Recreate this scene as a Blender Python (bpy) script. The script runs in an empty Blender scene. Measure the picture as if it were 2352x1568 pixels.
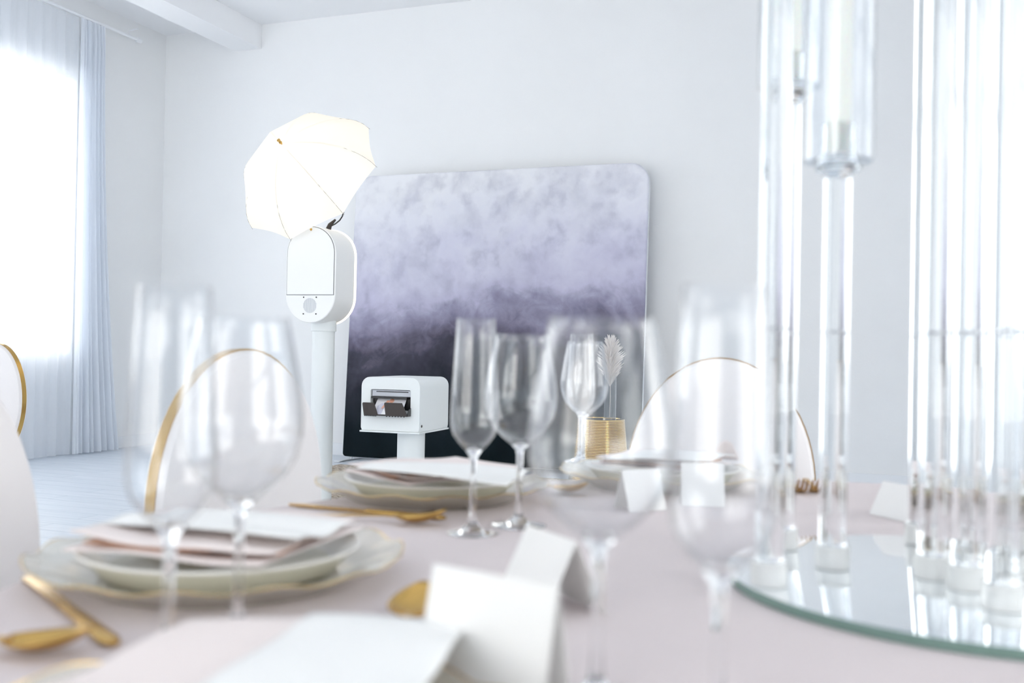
import bpy, bmesh, math, random
from mathutils import Vector, Matrix
PI = math.pi
R = math.radians
S = bpy.context.scene
COL = S.collection
random.seed(7)

# ------------------------------------------------------------ camera, world, exposure
F = 2287.0; CX, CY = 1176.0, 784.0
EYE = 0.9725; TAB = 0.76
PITCH = math.atan(24 / F); ROLL = R(1.1)
cd = bpy.data.cameras.new('camera'); cam = bpy.data.objects.new('camera', cd); COL.objects.link(cam)
cd.lens = 35.0; cd.sensor_width = 36.0; cd.clip_start = 0.02; cd.clip_end = 200
CR = Matrix.Rotation(PI / 2 + PITCH, 4, 'X') @ Matrix.Rotation(ROLL, 4, 'Z')
cam.matrix_world = Matrix.Translation((0, 0, EYE)) @ CR
cd.dof.use_dof = True; cd.dof.focus_distance = 5.7; cd.dof.aperture_fstop = 4.6
S.camera = cam
S.view_settings.view_transform = 'Standard'; S.view_settings.look = 'None'
S.view_settings.gamma = 1; S.view_settings.use_curve_mapping = False
S.view_settings.exposure = 0.56
S.cycles.max_bounces = 16; S.cycles.diffuse_bounces = 6; S.cycles.glossy_bounces = 8
S.cycles.transmission_bounces = 14; S.cycles.transparent_max_bounces = 24
w = bpy.data.worlds.new('sky'); S.world = w; w.use_nodes = True
w.node_tree.nodes['Background'].inputs[0].default_value = (1.0, 0.99, 0.96, 1)
w.node_tree.nodes['Background'].inputs[1].default_value = 3.4

def ray(px, py):
    return (CR.to_3x3() @ Vector(((px - CX) / F, -(py - CY) / F, -1))).normalized()
def at_z(px, py, z):
    d = ray(px, py); t = (z - EYE) / d.z
    return Vector((0, 0, EYE)) + d * t
def at_y(px, py, y):
    d = ray(px, py); return Vector((0, 0, EYE)) + d * (y / d.y)

# ------------------------------------------------------------ materials
def mat(name, col=(0.8, 0.8, 0.8), rough=0.5, metal=0.0, bump=0, bscale=50, var=0, vscale=5, sheen=0, spec=0.5, emit=None, es=0, trans=0):
    m = bpy.data.materials.new(name); m.use_nodes = True
    nt = m.node_tree; b = nt.nodes['Principled BSDF']
    b.inputs['Base Color'].default_value = (*col, 1); b.inputs['Roughness'].default_value = rough
    b.inputs['Metallic'].default_value = metal; b.inputs['Specular IOR Level'].default_value = spec
    if sheen: b.inputs['Sheen Weight'].default_value = sheen
    tc = nt.nodes.new('ShaderNodeTexCoord')
    if bump:
        n = nt.nodes.new('ShaderNodeTexNoise'); n.inputs['Scale'].default_value = bscale; n.inputs['Detail'].default_value = 4
        bp = nt.nodes.new('ShaderNodeBump'); bp.inputs['Strength'].default_value = bump; bp.inputs['Distance'].default_value = 0.01
        nt.links.new(tc.outputs['Object'], n.inputs['Vector']); nt.links.new(n.outputs[0], bp.inputs['Height']); nt.links.new(bp.outputs[0], b.inputs['Normal'])
    if var:
        n = nt.nodes.new('ShaderNodeTexNoise'); n.inputs['Scale'].default_value = vscale; n.inputs['Detail'].default_value = 5
        r = nt.nodes.new('ShaderNodeValToRGB'); r.color_ramp.elements[0].position = .3; r.color_ramp.elements[1].position = .7
        r.color_ramp.elements[0].color = (*[c * (1 - var) for c in col], 1); r.color_ramp.elements[1].color = (*[min(1, c * (1 + var * .5)) for c in col], 1)
        nt.links.new(tc.outputs['Object'], n.inputs['Vector']); nt.links.new(n.outputs[0], r.inputs[0]); nt.links.new(r.outputs[0], b.inputs['Base Color'])
    if emit:
        b.inputs['Emission Color'].default_value = (*emit, 1); b.inputs['Emission Strength'].default_value = es
    return m
def glass_mat(name, col=(1, 1, 1), ior=1.48, rough=0.0):
    m = bpy.data.materials.new(name); m.use_nodes = True; nt = m.node_tree; nt.nodes.clear()
    g = nt.nodes.new('ShaderNodeBsdfGlass'); g.inputs['Color'].default_value = (*col, 1); g.inputs['IOR'].default_value = ior; g.inputs['Roughness'].default_value = rough
    o = nt.nodes.new('ShaderNodeOutputMaterial'); nt.links.new(g.outputs[0], o.inputs[0]); return m
def thin_glass(name, tint=(0.98, 0.99, 1), refl=0.05, rough=0.02):
    m = bpy.data.materials.new(name); m.use_nodes = True; nt = m.node_tree; nt.nodes.clear()
    t = nt.nodes.new('ShaderNodeBsdfTransparent'); t.inputs[0].default_value = (*tint, 1)
    g = nt.nodes.new('ShaderNodeBsdfGlossy'); g.inputs['Roughness'].default_value = rough
    lw = nt.nodes.new('ShaderNodeLayerWeight'); lw.inputs[0].default_value = 0.5
    pw_ = nt.nodes.new('ShaderNodeMath'); pw_.operation = 'POWER'; pw_.inputs[1].default_value = 3.2; nt.links.new(lw.outputs['Facing'], pw_.inputs[0])
    f = nt.nodes.new('ShaderNodeMath'); f.operation = 'MULTIPLY_ADD'; f.inputs[1].default_value = 0.85; f.inputs[2].default_value = refl; nt.links.new(pw_.outputs[0], f.inputs[0])
    mx = nt.nodes.new('ShaderNodeMixShader'); o = nt.nodes.new('ShaderNodeOutputMaterial')
    nt.links.new(f.outputs[0], mx.inputs[0]); nt.links.new(t.outputs[0], mx.inputs[1]); nt.links.new(g.outputs[0], mx.inputs[2]); nt.links.new(mx.outputs[0], o.inputs[0])
    return m
def cloth_through(name, col, transp, transl, tw=(0.95, 0.97, 1)):
    m = bpy.data.materials.new(name); m.use_nodes = True; nt = m.node_tree; nt.nodes.clear()
    d = nt.nodes.new('ShaderNodeBsdfDiffuse'); d.inputs[0].default_value = (*col, 1)
    tl = nt.nodes.new('ShaderNodeBsdfTranslucent'); tl.inputs[0].default_value = (*tw, 1)
    tp = nt.nodes.new('ShaderNodeBsdfTransparent')
    a = nt.nodes.new('ShaderNodeMixShader'); a.inputs[0].default_value = transl
    b = nt.nodes.new('ShaderNodeMixShader'); b.inputs[0].default_value = transp
    o = nt.nodes.new('ShaderNodeOutputMaterial')
    nt.links.new(d.outputs[0], a.inputs[1]); nt.links.new(tl.outputs[0], a.inputs[2])
    nt.links.new(a.outputs[0], b.inputs[1]); nt.links.new(tp.outputs[0], b.inputs[2]); nt.links.new(b.outputs[0], o.inputs[0])
    return m

M = {}
M['wall'] = mat('wall_paint', (0.875, 0.885, 0.895), 0.8, bump=.05, bscale=80, var=.015, vscale=1.5)
M['ceiling'] = mat('ceiling_paint', (0.91, 0.92, 0.94), 0.85, bump=.04, bscale=60)
M['frame'] = mat('window_paint', (0.85, 0.87, 0.9), 0.5)
M['sheer'] = cloth_through('sheer_voile', (0.86, 0.90, 0.96), 0.33, 0.55)
M['lining'] = cloth_through('gathered_voile', (0.86, 0.90, 0.96), 0.10, 0.45)
M['white_powder'] = mat('white_powder_coat', (0.77, 0.80, 0.80), 0.45, bump=.02, bscale=300)
M['white_gloss'] = mat('white_panel', (0.88, 0.88, 0.87), 0.35)
M['black'] = mat('black_plastic', (0.02, 0.02, 0.022), 0.35, bump=.05, bscale=200)
M['brown_black'] = mat('smoked_plastic', (0.03, 0.022, 0.02), 0.45, bump=.05, bscale=200)
M['grey'] = mat('grey_plastic', (0.55, 0.57, 0.62), 0.4)
M['seam'] = mat('seam_grey', (0.18, 0.18, 0.18), 0.6)
M['gold'] = mat('brushed_gold', (0.60, 0.38, 0.12), 0.22, 1.0, bump=.02, bscale=150)
M['brass'] = mat('polished_brass', (0.78, 0.55, 0.20), 0.15, 1.0, bump=.01, bscale=30)
M['steel'] = mat('aluminium_tube', (0.75, 0.77, 0.8), 0.35, .9)
M['cloth'] = mat('blush_tablecloth', (0.595, 0.525, 0.53), 0.9, bump=.15, bscale=900, var=.02, vscale=9, sheen=.2)
M['leather'] = mat('white_upholstery', (0.78, 0.755, 0.755), 0.55, bump=.05, bscale=250)
M['paper'] = mat('white_card_stock', (0.81, 0.81, 0.80), 0.8, bump=.03, bscale=500)
M['blush_paper'] = mat('blush_napkin_linen', (0.80, 0.72, 0.70), 0.9, bump=.2, bscale=700)
M['tan'] = mat('shaded_napkin_fold', (0.52, 0.30, 0.20), 0.9, bump=.2, bscale=700)  # brown shade between the napkin folds, painted as the colour of one layer
M['china'] = mat('white_china', (0.88, 0.87, 0.82), 0.18)
M['sage'] = mat('sage_glaze', (0.76, 0.755, 0.63), 0.25)
M['glass'] = glass_mat('crystal', (0.995, 0.998, 1), 1.48)
M['acrylic'] = glass_mat('clear_acrylic', (0.985, 0.995, 1.0), 1.49)
M['shade'] = thin_glass('thin_shade_glass')
M['bowl'] = thin_glass('thin_bowl_glass', (0.99, 0.995, 1), 0.06, 0.03)
M['base'] = mat('frosted_acrylic_base', (0.93, 0.94, 0.93), .3); M['base'].node_tree.nodes['Principled BSDF'].inputs['Transmission Weight'].default_value = .55
M['charger'] = thin_glass('charger_glass', (0.96, 0.95, 0.92), 0.14, 0.10)
def milky(m, col, fac):
    nt = m.node_tree; o = [n for n in nt.nodes if n.type == 'OUTPUT_MATERIAL'][0]; src = o.inputs[0].links[0].from_socket
    d = nt.nodes.new('ShaderNodeBsdfDiffuse'); d.inputs[0].default_value = (*col, 1); mx = nt.nodes.new('ShaderNodeMixShader'); mx.inputs[0].default_value = fac
    nt.links.new(src, mx.inputs[1]); nt.links.new(d.outputs[0], mx.inputs[2]); nt.links.new(mx.outputs[0], o.inputs[0])
milky(M['charger'], (.90, .86, .76), .22)
M['mirror'] = mat('mirror_silver', (0.90, 0.93, 0.95), 0.02, 1.0)
M['green'] = mat('mirror_glass_edge', (0.16, 0.25, 0.22), 0.15)
M['wax'] = mat('ivory_wax', (0.93, 0.91, 0.84), 0.5); M['wax'].node_tree.nodes['Principled BSDF'].inputs['Subsurface Weight'].default_value = .3
M['plume'] = mat('pampas_plume', (0.86, 0.80, 0.76), 0.95)
M['umbrella'] = cloth_through('umbrella_nylon', (0.9, 0.88, 0.84), 0.0, 0.6, (1, .96, .88))
M['rib'] = mat('rib_steel', (0.35, 0.33, 0.30), 0.4, .6)
M['led'] = mat('led_diffuser', (0.9, 0.88, 0.8), 0.5, emit=(1, .84, .64), es=1.0)
M['tube_lamp'] = mat('flash_tube', (1, .95, .85), 0.5, emit=(1, .9, .72), es=1.0)
M['burgundy'] = mat('wax_seal', (0.16, 0.05, 0.04), .4)

def floor_mat():
    m = mat('painted_boards', (0.70, 0.76, 0.84), 0.35); nt = m.node_tree; b = nt.nodes['Principled BSDF']
    tc = nt.nodes.new('ShaderNodeTexCoord'); mp = nt.nodes.new('ShaderNodeMapping'); mp.inputs['Rotation'].default_value = (0, 0, TH)
    n = nt.nodes.new('ShaderNodeTexNoise'); n.inputs['Scale'].default_value = 3; n.inputs['Detail'].default_value = 6
    mp2 = nt.nodes.new('ShaderNodeMapping'); mp2.inputs['Scale'].default_value = (1, 14, 1)
    br = nt.nodes.new('ShaderNodeTexBrick'); br.inputs['Scale'].default_value = 1.0; br.inputs['Brick Width'].default_value = 1.4; br.inputs['Row Height'].default_value = .16
    br.inputs['Mortar Size'].default_value = .004; br.inputs['Color1'].default_value = (0.70, 0.76, 0.83, 1); br.inputs['Color2'].default_value = (0.74, 0.79, 0.86, 1); br.inputs['Mortar'].default_value = (.55, .62, .70, 1)
    mx = nt.nodes.new('ShaderNodeMix'); mx.data_type = 'RGBA'; mx.blend_type = 'MULTIPLY'; mx.inputs[0].default_value = .35
    r = nt.nodes.new('ShaderNodeValToRGB'); r.color_ramp.elements[0].color = (.72, .74, .78, 1); r.color_ramp.elements[0].position = .35; r.color_ramp.elements[1].color = (1, 1, 1, 1); r.color_ramp.elements[1].position = .6
    L = nt.links.new
    L(tc.outputs['Object'], mp.inputs[0]); L(mp.outputs[0], br.inputs['Vector']); L(mp.outputs[0], mp2.inputs[0]); L(mp2.outputs[0], n.inputs['Vector'])
    L(n.outputs[0], r.inputs[0]); L(br.outputs[0], mx.inputs[6]); L(r.outputs[0], mx.inputs[7]); L(mx.outputs[2], b.inputs['Base Color'])
    return m
def backdrop_mat():
    m = mat('printed_watercolour_fabric', (0.8, 0.8, 0.85), 0.9, spec=.12); nt = m.node_tree; b = nt.nodes['Principled BSDF']; L = nt.links.new
    N = nt.nodes.new
    tc = N('ShaderNodeTexCoord'); sp = N('ShaderNodeSeparateXYZ'); L(tc.outputs['Object'], sp.inputs[0])
    def noise(sc, det, dist=0, rough=.55):
        n = N('ShaderNodeTexNoise'); n.inputs['Scale'].default_value = sc; n.inputs['Detail'].default_value = det; n.inputs['Distortion'].default_value = dist; n.inputs['Roughness'].default_value = rough
        L(tc.outputs['Object'], n.inputs['Vector']); return n.outputs[0]
    def math_(op, a, c):
        q = N('ShaderNodeMath'); q.operation = op
        for i, v in enumerate((a, c)):
            if isinstance(v, (int, float)): q.inputs[i].default_value = v
            else: L(v, q.inputs[i])
        return q.outputs[0]
    h = math_('DIVIDE', sp.outputs[2], 2.44)
    h = math_('ADD', h, math_('MULTIPLY', math_('SUBTRACT', noise(1.7, 5, .6), .5), .34))
    h = math_('ADD', h, math_('MULTIPLY', math_('SUBTRACT', noise(7, 6, 1.2), .5), .10))
    h = math_('ADD', h, math_('MULTIPLY', sp.outputs[0], -.040)); h = math_('ADD', h, .045)
    r = N('ShaderNodeValToRGB'); cr = r.color_ramp
    stops = [(0.0, (.004, .010, .013)), (.16, (.008, .015, .020)), (.28, (.028, .032, .043)), (.39, (.075, .073, .100)), (.465, (.20, .185, .26)), (.53, (.34, .33, .45)), (.60, (.54, .53, .68)), (.72, (.66, .66, .79)), (.88, (.76, .77, .85)), (1.0, (.82, .83, .87))]
    while len(cr.elements) < len(stops): cr.elements.new(.5)
    for e, (p, c) in zip(cr.elements, stops): e.position = p; e.color = (*c, 1)
    L(h, r.inputs[0])
    v = N('ShaderNodeTexVoronoi'); v.inputs['Scale'].default_value = 3.2; v.feature = 'SMOOTH_F1'
    nn = N('ShaderNodeTexNoise'); nn.inputs['Scale'].default_value = 4; nn.inputs['Detail'].default_value = 5
    L(tc.outputs['Object'], nn.inputs['Vector']); va = N('ShaderNodeVectorMath'); va.operation = 'ADD'
    L(tc.outputs['Object'], va.inputs[0]); L(nn.outputs[1], va.inputs[1]); L(va.outputs[0], v.inputs['Vector'])
    r2 = N('ShaderNodeValToRGB'); r2.color_ramp.elements[0].color = (.72, .72, .76, 1); r2.color_ramp.elements[0].position = .1; r2.color_ramp.elements[1].color = (1, 1, 1, 1); r2.color_ramp.elements[1].position = .55
    L(v.outputs[0], r2.inputs[0])
    mx = N('ShaderNodeMix'); mx.data_type = 'RGBA'; mx.blend_type = 'MULTIPLY'; mx.inputs[0].default_value = .8
    L(r.outputs[0], mx.inputs[6]); L(r2.outputs[0], mx.inputs[7]); L(mx.outputs[2], b.inputs['Base Color'])
    return m
def rug_mat():
    m = mat('jute_weave', (0.55, 0.45, 0.34), 0.95); nt = m.node_tree; b = nt.nodes['Principled BSDF']; L = nt.links.new
    tc = nt.nodes.new('ShaderNodeTexCoord'); n = nt.nodes.new('ShaderNodeTexNoise'); n.inputs['Scale'].default_value = 45; n.inputs['Detail'].default_value = 3
    r = nt.nodes.new('ShaderNodeValToRGB'); r.color_ramp.elements[0].color = (.28, .22, .16, 1); r.color_ramp.elements[0].position = .35; r.color_ramp.elements[1].color = (.72, .64, .54, 1); r.color_ramp.elements[1].position = .65
    bp = nt.nodes.new('ShaderNodeBump'); bp.inputs['Distance'].default_value = .02
    L(tc.outputs['Object'], n.inputs['Vector']); L(n.outputs[0], r.inputs[0]); L(r.outputs[0], b.inputs['Base Color']); L(n.outputs[0], bp.inputs['Height']); L(bp.outputs[0], b.inputs['Normal'])
    return m

# ------------------------------------------------------------ mesh helpers
class MB:
    def __init__(s): s.v = []; s.f = []; s.mi = []; s.m = 0
    def add(s, vs, fs):
        o = len(s.v); s.v += [tuple(v) for v in vs]; s.f += [tuple(i + o for i in f) for f in fs]; s.mi += [s.m] * len(fs); return s
    def box(s, x0, x1, y0, y1, z0, z1, T=None):
        vs = [Vector((x, y, z)) for z in (z0, z1) for y in (y0, y1) for x in (x0, x1)]
        if T: vs = [T @ v for v in vs]
        return s.add(vs, [(0, 2, 3, 1), (4, 5, 7, 6), (0, 1, 5, 4), (2, 6, 7, 3), (0, 4, 6, 2), (1, 3, 7, 5)])
    def lathe(s, prof, n=48, c=(0, 0, 0), rf=None, zf=None, closed=False):
        vs = []; idx = []
        for (r, z) in prof:
            if r < 1e-6: idx.append([len(vs)] * n); vs.append((c[0], c[1], c[2] + z)); continue
            row = []
            for k in range(n):
                a = 2 * PI * k / n; rr = r * (rf(a, r, z) if rf else 1); zz = z + (zf(a, r, z) if zf else 0)
                row.append(len(vs)); vs.append((c[0] + rr * math.cos(a), c[1] + rr * math.sin(a), c[2] + zz))
            idx.append(row)
        if closed: idx.append(idx[0])
        fs = []
        for i in range(len(idx) - 1):
            for k in range(n):
                q = [idx[i][k], idx[i][(k + 1) % n], idx[i + 1][(k + 1) % n], idx[i + 1][k]]
                u = []
                for t in q:
                    if t not in u: u.append(t)
                if len(u) > 2: fs.append(u)
        return s.add(vs, fs)
    def tube(s, pts, r, n=10, cap=True, flat=1.0, up=None, closed=False):
        pts = [Vector(p) for p in pts]; N = len(pts); vs = []; fs = []
        rr = r if isinstance(r, (list, tuple)) else [r] * N
        prev = None
        for i, p in enumerate(pts):
            if closed: t = (pts[(i + 1) % N] - pts[i - 1]).normalized()
            else: t = (pts[min(i + 1, N - 1)] - pts[max(i - 1, 0)]).normalized()
            u0 = Vector(up) if up else (prev if prev is not None else (Vector((0, 0, 1)) if abs(t.z) < .9 else Vector((1, 0, 0))))
            sd = t.cross(u0).normalized(); uu = sd.cross(t).normalized(); prev = uu
            for k in range(n):
                a = 2 * PI * k / n; vs.append(p + sd * math.cos(a) * rr[i] + uu * math.sin(a) * rr[i] * flat)
        for i in range(N if closed else N - 1):
            j = (i + 1) % N
            for k in range(n): fs.append((i * n + k, i * n + (k + 1) % n, j * n + (k + 1) % n, j * n + k))
        if cap and not closed: fs.append(tuple(reversed(range(n)))); fs.append(tuple(range((N - 1) * n, N * n)))
        return s.add(vs, fs)
    def prism(s, outline, y0, y1, T=None):   # outline in xz, extruded along y
        n = len(outline); vs = [Vector((x, y, z)) for y in (y0, y1) for x, z in outline]
        if T: vs = [T @ v for v in vs]
        return s.add(vs, [tuple(range(n)), tuple(reversed(range(n, 2 * n)))] + [(i + n, (i + 1) % n + n, (i + 1) % n, i) for i in range(n)])
    def grid(s, fn, nu, nv, thick=0):
        vs = [Vector(fn(i / nu, j / nv)) for j in range(nv + 1) for i in range(nu + 1)]
        fs = [(j * (nu + 1) + i, j * (nu + 1) + i + 1, (j + 1) * (nu + 1) + i + 1, (j + 1) * (nu + 1) + i) for j in range(nv) for i in range(nu)]
        return s.add(vs, fs)
    def build(s, name, m, parent=None, smooth=True, bevel=0, solid=0, subsurf=0, fix=True, angle=40):
        me = bpy.data.meshes.new(name); me.from_pydata(s.v, [], s.f)
        ms = m if isinstance(m, (list, tuple)) else [m]
        for q in ms: me.materials.append(q)
        for p, i in zip(me.polygons, s.mi): p.material_index = i
        if fix:
            bm = bmesh.new(); bm.from_mesh(me); bmesh.ops.recalc_face_normals(bm, faces=bm.faces[:]); bm.to_mesh(me); bm.free()
        if smooth:
            me.polygons.foreach_set('use_smooth', [True] * len(me.polygons)); me.set_sharp_from_angle(angle=R(angle))
        o = bpy.data.objects.new(name, me); COL.objects.link(o)
        if parent: o.parent = parent
        if solid: q = o.modifiers.new('solid', 'SOLIDIFY'); q.thickness = solid; q.offset = 0
        if subsurf: q = o.modifiers.new('sub', 'SUBSURF'); q.levels = subsurf; q.render_levels = subsurf
        if bevel: q = o.modifiers.new('bevel', 'BEVEL'); q.width = bevel; q.segments = 3; q.limit_method = 'ANGLE'; q.angle_limit = R(40)
        return o
def tag(o, label, cat, group=None, kind=None):
    o['label'] = label; o['category'] = cat
    if group: o['group'] = group
    if kind: o['kind'] = kind
    return o
def thing(name, label, cat, loc=(0, 0, 0), rz=0, group=None):
    o = bpy.data.objects.new(name, None); COL.objects.link(o); o.empty_display_size = .05
    o.location = loc; o.rotation_euler = (0, 0, rz); return tag(o, label, cat, group)
def struct(o): o['kind'] = 'structure'; return o
def dup(root, loc, rz, label, group=None, scale=None):
    r = root.copy(); COL.objects.link(r); r.location = loc; r.rotation_euler = (0, 0, rz); r['label'] = label
    if group: r['group'] = group
    if scale: r.scale = scale
    for ch in list(root.children):
        c = ch.copy(); COL.objects.link(c); c.parent = r
        for g in list(ch.children):
            d = g.copy(); COL.objects.link(d); d.parent = c
    return r

# ------------------------------------------------------------ room
TH = R(20.8)
UD = Vector((math.cos(TH), -math.sin(TH), 0)); VD = Vector((-math.sin(TH), -math.cos(TH), 0))
BK = at_z(790, 1055, 0)          # foot of the backdrop, left corner
LH = at_z(285, 1033, 0)          # curtain hem
# corner: back wall lies .30 behind the backdrop foot, left wall .16 beyond the hem
def dotp(a, b): return a.x * b.x + a.y * b.y
vb = dotp(BK, VD) - .30; ul = dotp(LH, UD) - .16
K = UD * ul + VD * vb
def room(u, v, z): return K + UD * u + VD * v + Vector((0, 0, z))
RT = Matrix((( UD.x, VD.x, 0, K.x), (UD.y, VD.y, 0, K.y), (0, 0, 1, 0), (0, 0, 0, 1)))
CEIL = 4.04; UW = 9.6; VL = 12.5
M['floor'] = floor_mat(); M['backdrop'] = backdrop_mat(); M['rug'] = rug_mat()
struct(MB().box(-.3, UW + .3, -.3, VL, -.1, 0, RT).build('floor', M['floor'], smooth=False))
struct(MB().box(-.3, UW + .3, -.3, VL, CEIL, CEIL + .1, RT).build('ceiling', M['ceiling'], smooth=False))
struct(MB().box(-.3, UW + .3, -.3, 0, 0, CEIL, RT).build('wall_back', M['wall'], smooth=False))
def to_room(p): q = p - K; return dotp(q, UD), dotp(q, VD)
def on_left_wall(px, py, u=0):
    d = ray(px, py); o = Vector((0, 0, EYE)); t = (u - dotp(o - K, UD)) / dotp(d, UD); p = o + d * t
    return to_room(p)[1], p.z
wv, wz1 = on_left_wall(135, 190, -.2); _, wz0 = on_left_wall(135, 812, -.2)
print('window', wv, wz0, wz1, 'K', K)
wins = [(wv, wv + 2.3), (wv + 3.1, wv + 5.4)]
wins = [(a, min(b, VL - .4)) for a, b in wins if a < VL - 1]
b = MB(); e = -.02
prev = 0
for a, c in wins:
    b.box(-.3, 0, prev, a, 0, CEIL, RT); b.box(-.3, 0, a, c, 0, wz0, RT); b.box(-.3, 0, a, c, wz1, CEIL, RT); prev = c
b.box(-.3, 0, prev, VL, 0, CEIL, RT)
struct(b.build('wall_left', M['wall'], smooth=False))
for i, (a, c) in enumerate(wins):
    zb = on_left_wall(100, 276, -.2)[1]
    f = MB(); fw = .05
    for q in ((a, a + fw, wz0, wz1), (c - fw, c, wz0, wz1), (a + fw, c - fw, wz0, wz0 + fw), (a + fw, c - fw, wz1 - fw, wz1), (a + fw, c - fw, zb - .045, zb + .045), ((a + c) / 2 - .03, (a + c) / 2 + .03, wz0 + fw, zb - .045)):
        f.box(-.2, -.13, q[0], q[1], q[2], q[3], RT)
    wo = struct(f.build('window_%d' % (i + 1), M['frame'], smooth=False))
    MB().box(-.168, -.162, a + .02, c - .02, wz0 + .02, wz1 - .02, RT).build('window_pane', M['shade'], wo, smooth=False)
# right wall with tall openings
b = MB(); prev = 0
rw = [(4.4, 6.4), (7.6, 9.8)]
for a, c in rw:
    b.box(UW, UW + .3, prev, a, 0, CEIL, RT); b.box(UW, UW + .3, a, c, 0, .5, RT); b.box(UW, UW + .3, a, c, 3.5, CEIL, RT); prev = c
b.box(UW, UW + .3, prev, VL, 0, CEIL, RT)
struct(b.build('wall_right', M['wall'], smooth=False))
for i, (a, c) in enumerate(rw):
    f = MB()
    for q in ((a, a + .05, .5, 3.5), (c - .05, c, .5, 3.5), (a + .05, c - .05, .5, .55), (a + .05, c - .05, 3.45, 3.5), (a + .05, c - .05, 1.95, 2.03), ((a + c) / 2 - .03, (a + c) / 2 + .03, .55, 1.95)):
        f.box(UW + .12, UW + .19, *q, RT)
    wo = struct(f.build('window_%d' % (i + 3), M['frame'], smooth=False))
    MB().box(UW + .15, UW + .156, a + .02, c - .02, .52, 3.48, RT).build('window_pane', M['shade'], wo, smooth=False)
# rear wall behind the viewer with one wide opening
b = MB(); b.box(-.3, 1.2, VL, VL + .3, 0, CEIL, RT); b.box(6.6, UW + .3, VL, VL + .3, 0, CEIL, RT); b.box(1.2, 6.6, VL, VL + .3, 3.2, CEIL, RT); b.box(3.4, 4.2, VL, VL + .3, 0, 3.2, RT); b.box(1.2, 3.4, VL, VL + .3, 0, .6, RT); b.box(4.2, 6.6, VL, VL + .3, 0, .6, RT)
struct(b.build('wall_rear', M['wall'], smooth=False))
# ceiling beam running out from the back wall
def on_back(px, py):
    d = ray(px, py); o = Vector((0, 0, EYE)); t = (0 - dotp(o - K, VD)) / dotp(d, VD); p = o + d * t; return to_room(p)[0], p.z
bu1, bz = on_back(601, 112); bu0, _ = on_back(541, 113)
print('beam', bu0, bu1, bz)
struct(MB().box(bu0, bu1, .001, VL, bz, CEIL - .001, RT).build('trim_1', M['ceiling'], smooth=False))
struct(MB().box(.002, UW - .002, .001, .016, .001, .11, RT).build('baseboard_back', M['frame'], smooth=False))
struct(MB().box(.001, .016, .02, VL, .001, .11, RT).build('baseboard_left', M['frame'], smooth=False))

# curtains and rail
rv0, rz = on_left_wall(318, 92, .12)
cv, _ = on_left_wall(243, 60, .12)
print('rail', rv0, rz, cv)
rl = thing('curtain_rail', 'slim white curtain rail running high along the left wall above the sheers', 'curtain rail', room(.12, rv0, rz), -TH - PI / 2)
L0 = VL - .2 - rv0
MB().tube([(0, 0, 0), (L0, 0, 0)], .014, 12).build('pole', M['frame'], rl)
MB().lathe([(0, -.03), (.022, -.03), (.026, 0), (.022, .03), (0, .03)], 16).build('finial', M['frame'], rl).rotation_euler = (0, PI / 2, 0)
for k in range(4):
    MB().tube([(.12 + k * (L0 - .3) / 3, 0, .0), (.12 + k * (L0 - .3) / 3, -.0, .05), (.12 + k * (L0 - .3) / 3, .10, .06)], .007, 8).build('bracket', M['frame'], rl)
def curtain(v0, v1, folds, amp, m, label, u0=.12, flare=0, seed=0):
    rnd = random.Random(seed); ph = [rnd.uniform(0, 6) for _ in range(4)]
    nu = int(folds * 14); nv = 24; zt = rz - .015
    def fn(a, t):
        z = .012 + (zt - .012) * t; v = v0 - flare * (1 - t) ** 2 * (1 - a) + (v1 - v0) * a
        x = a * folds * 2 * PI
        d = math.sin(x + ph[0] + .8 * math.sin(x * .23 + ph[1])) * .7 + .35 * math.sin(x * 1.7 + ph[2]) + .25 * math.sin(x * .31 + ph[3]) * (1 - t)
        if t > .97: d *= .6
        p = room(u0 + amp * d * (1 - .35 * t), v, z); return p
    o = MB().grid(fn, nu, nv).build('curtain', m, fix=False)
    return tag(o, label, 'curtain', 'sheer curtains on the left wall')
curtain(wv + .10, wv + 2.6, 18, .03, M['sheer'], 'flat sheer white curtain hanging across the bright left window', seed=3, u0=.10)
curtain(cv, wv + .08, 8, .05, M['lining'], 'gathered white sheer curtain stacked beside the window, nearest the room corner', flare=.28, seed=5)
curtain(wv + 2.62, wv + 6.2, 18, .03, M['sheer'], 'flat sheer white curtain on the left wall, the one farthest from the back wall', seed=9, u0=.10)

# ------------------------------------------------------------ rug, backdrop
r0 = at_z(765, 1082, 0); ru, rv = to_room(r0)
rg = MB().box(ru - .15, ru + 3.1, rv - .35, rv + 1.9, .001, .014, RT).build('rug', M['rug'], smooth=False, bevel=.004)
tag(rg, 'brown woven jute rug on the pale floor under the printer stand', 'rug')

BW, BH = 2.62, 2.50
def rrect(x0, x1, z0, z1, rs, n=10):
    pts = []
    for (cx, cz, r, a0) in ((x1 - rs[0], z0 + rs[0], rs[0], -PI / 2), (x1 - rs[1], z1 - rs[1], rs[1], 0), (x0 + rs[2], z1 - rs[2], rs[2], PI / 2), (x0 + rs[3], z0 + rs[3], rs[3], PI)):
        if r < 1e-5: pts.append((cx, cz)); continue
        for k in range(n + 1):
            a = a0 + PI / 2 * k / n; pts.append((cx + r * math.cos(a), cz + r * math.sin(a)))
    return pts
bku, bkv = to_room(BK)
pr = at_z(1452, 1085, 0); 
d = ray(1482, 450); o_ = Vector((0, 0, EYE)); t_ = (bkv - dotp(o_ - K, VD)) / dotp(d, VD); BW = to_room(o_ + d * t_)[0] - bku
print('backdrop width', BW)
bd = thing('backdrop', 'freestanding stretched fabric backdrop fading from lavender down to near black', 'backdrop', room(bku, bkv, .012), -TH)
LEAN = .15 / BH
fb = MB().prism(rrect(0, BW, .02, BH, (.03, .16, .16, .03)), -.035, .0).build('fabric_panel', M['backdrop'], bd, bevel=.012)
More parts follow.
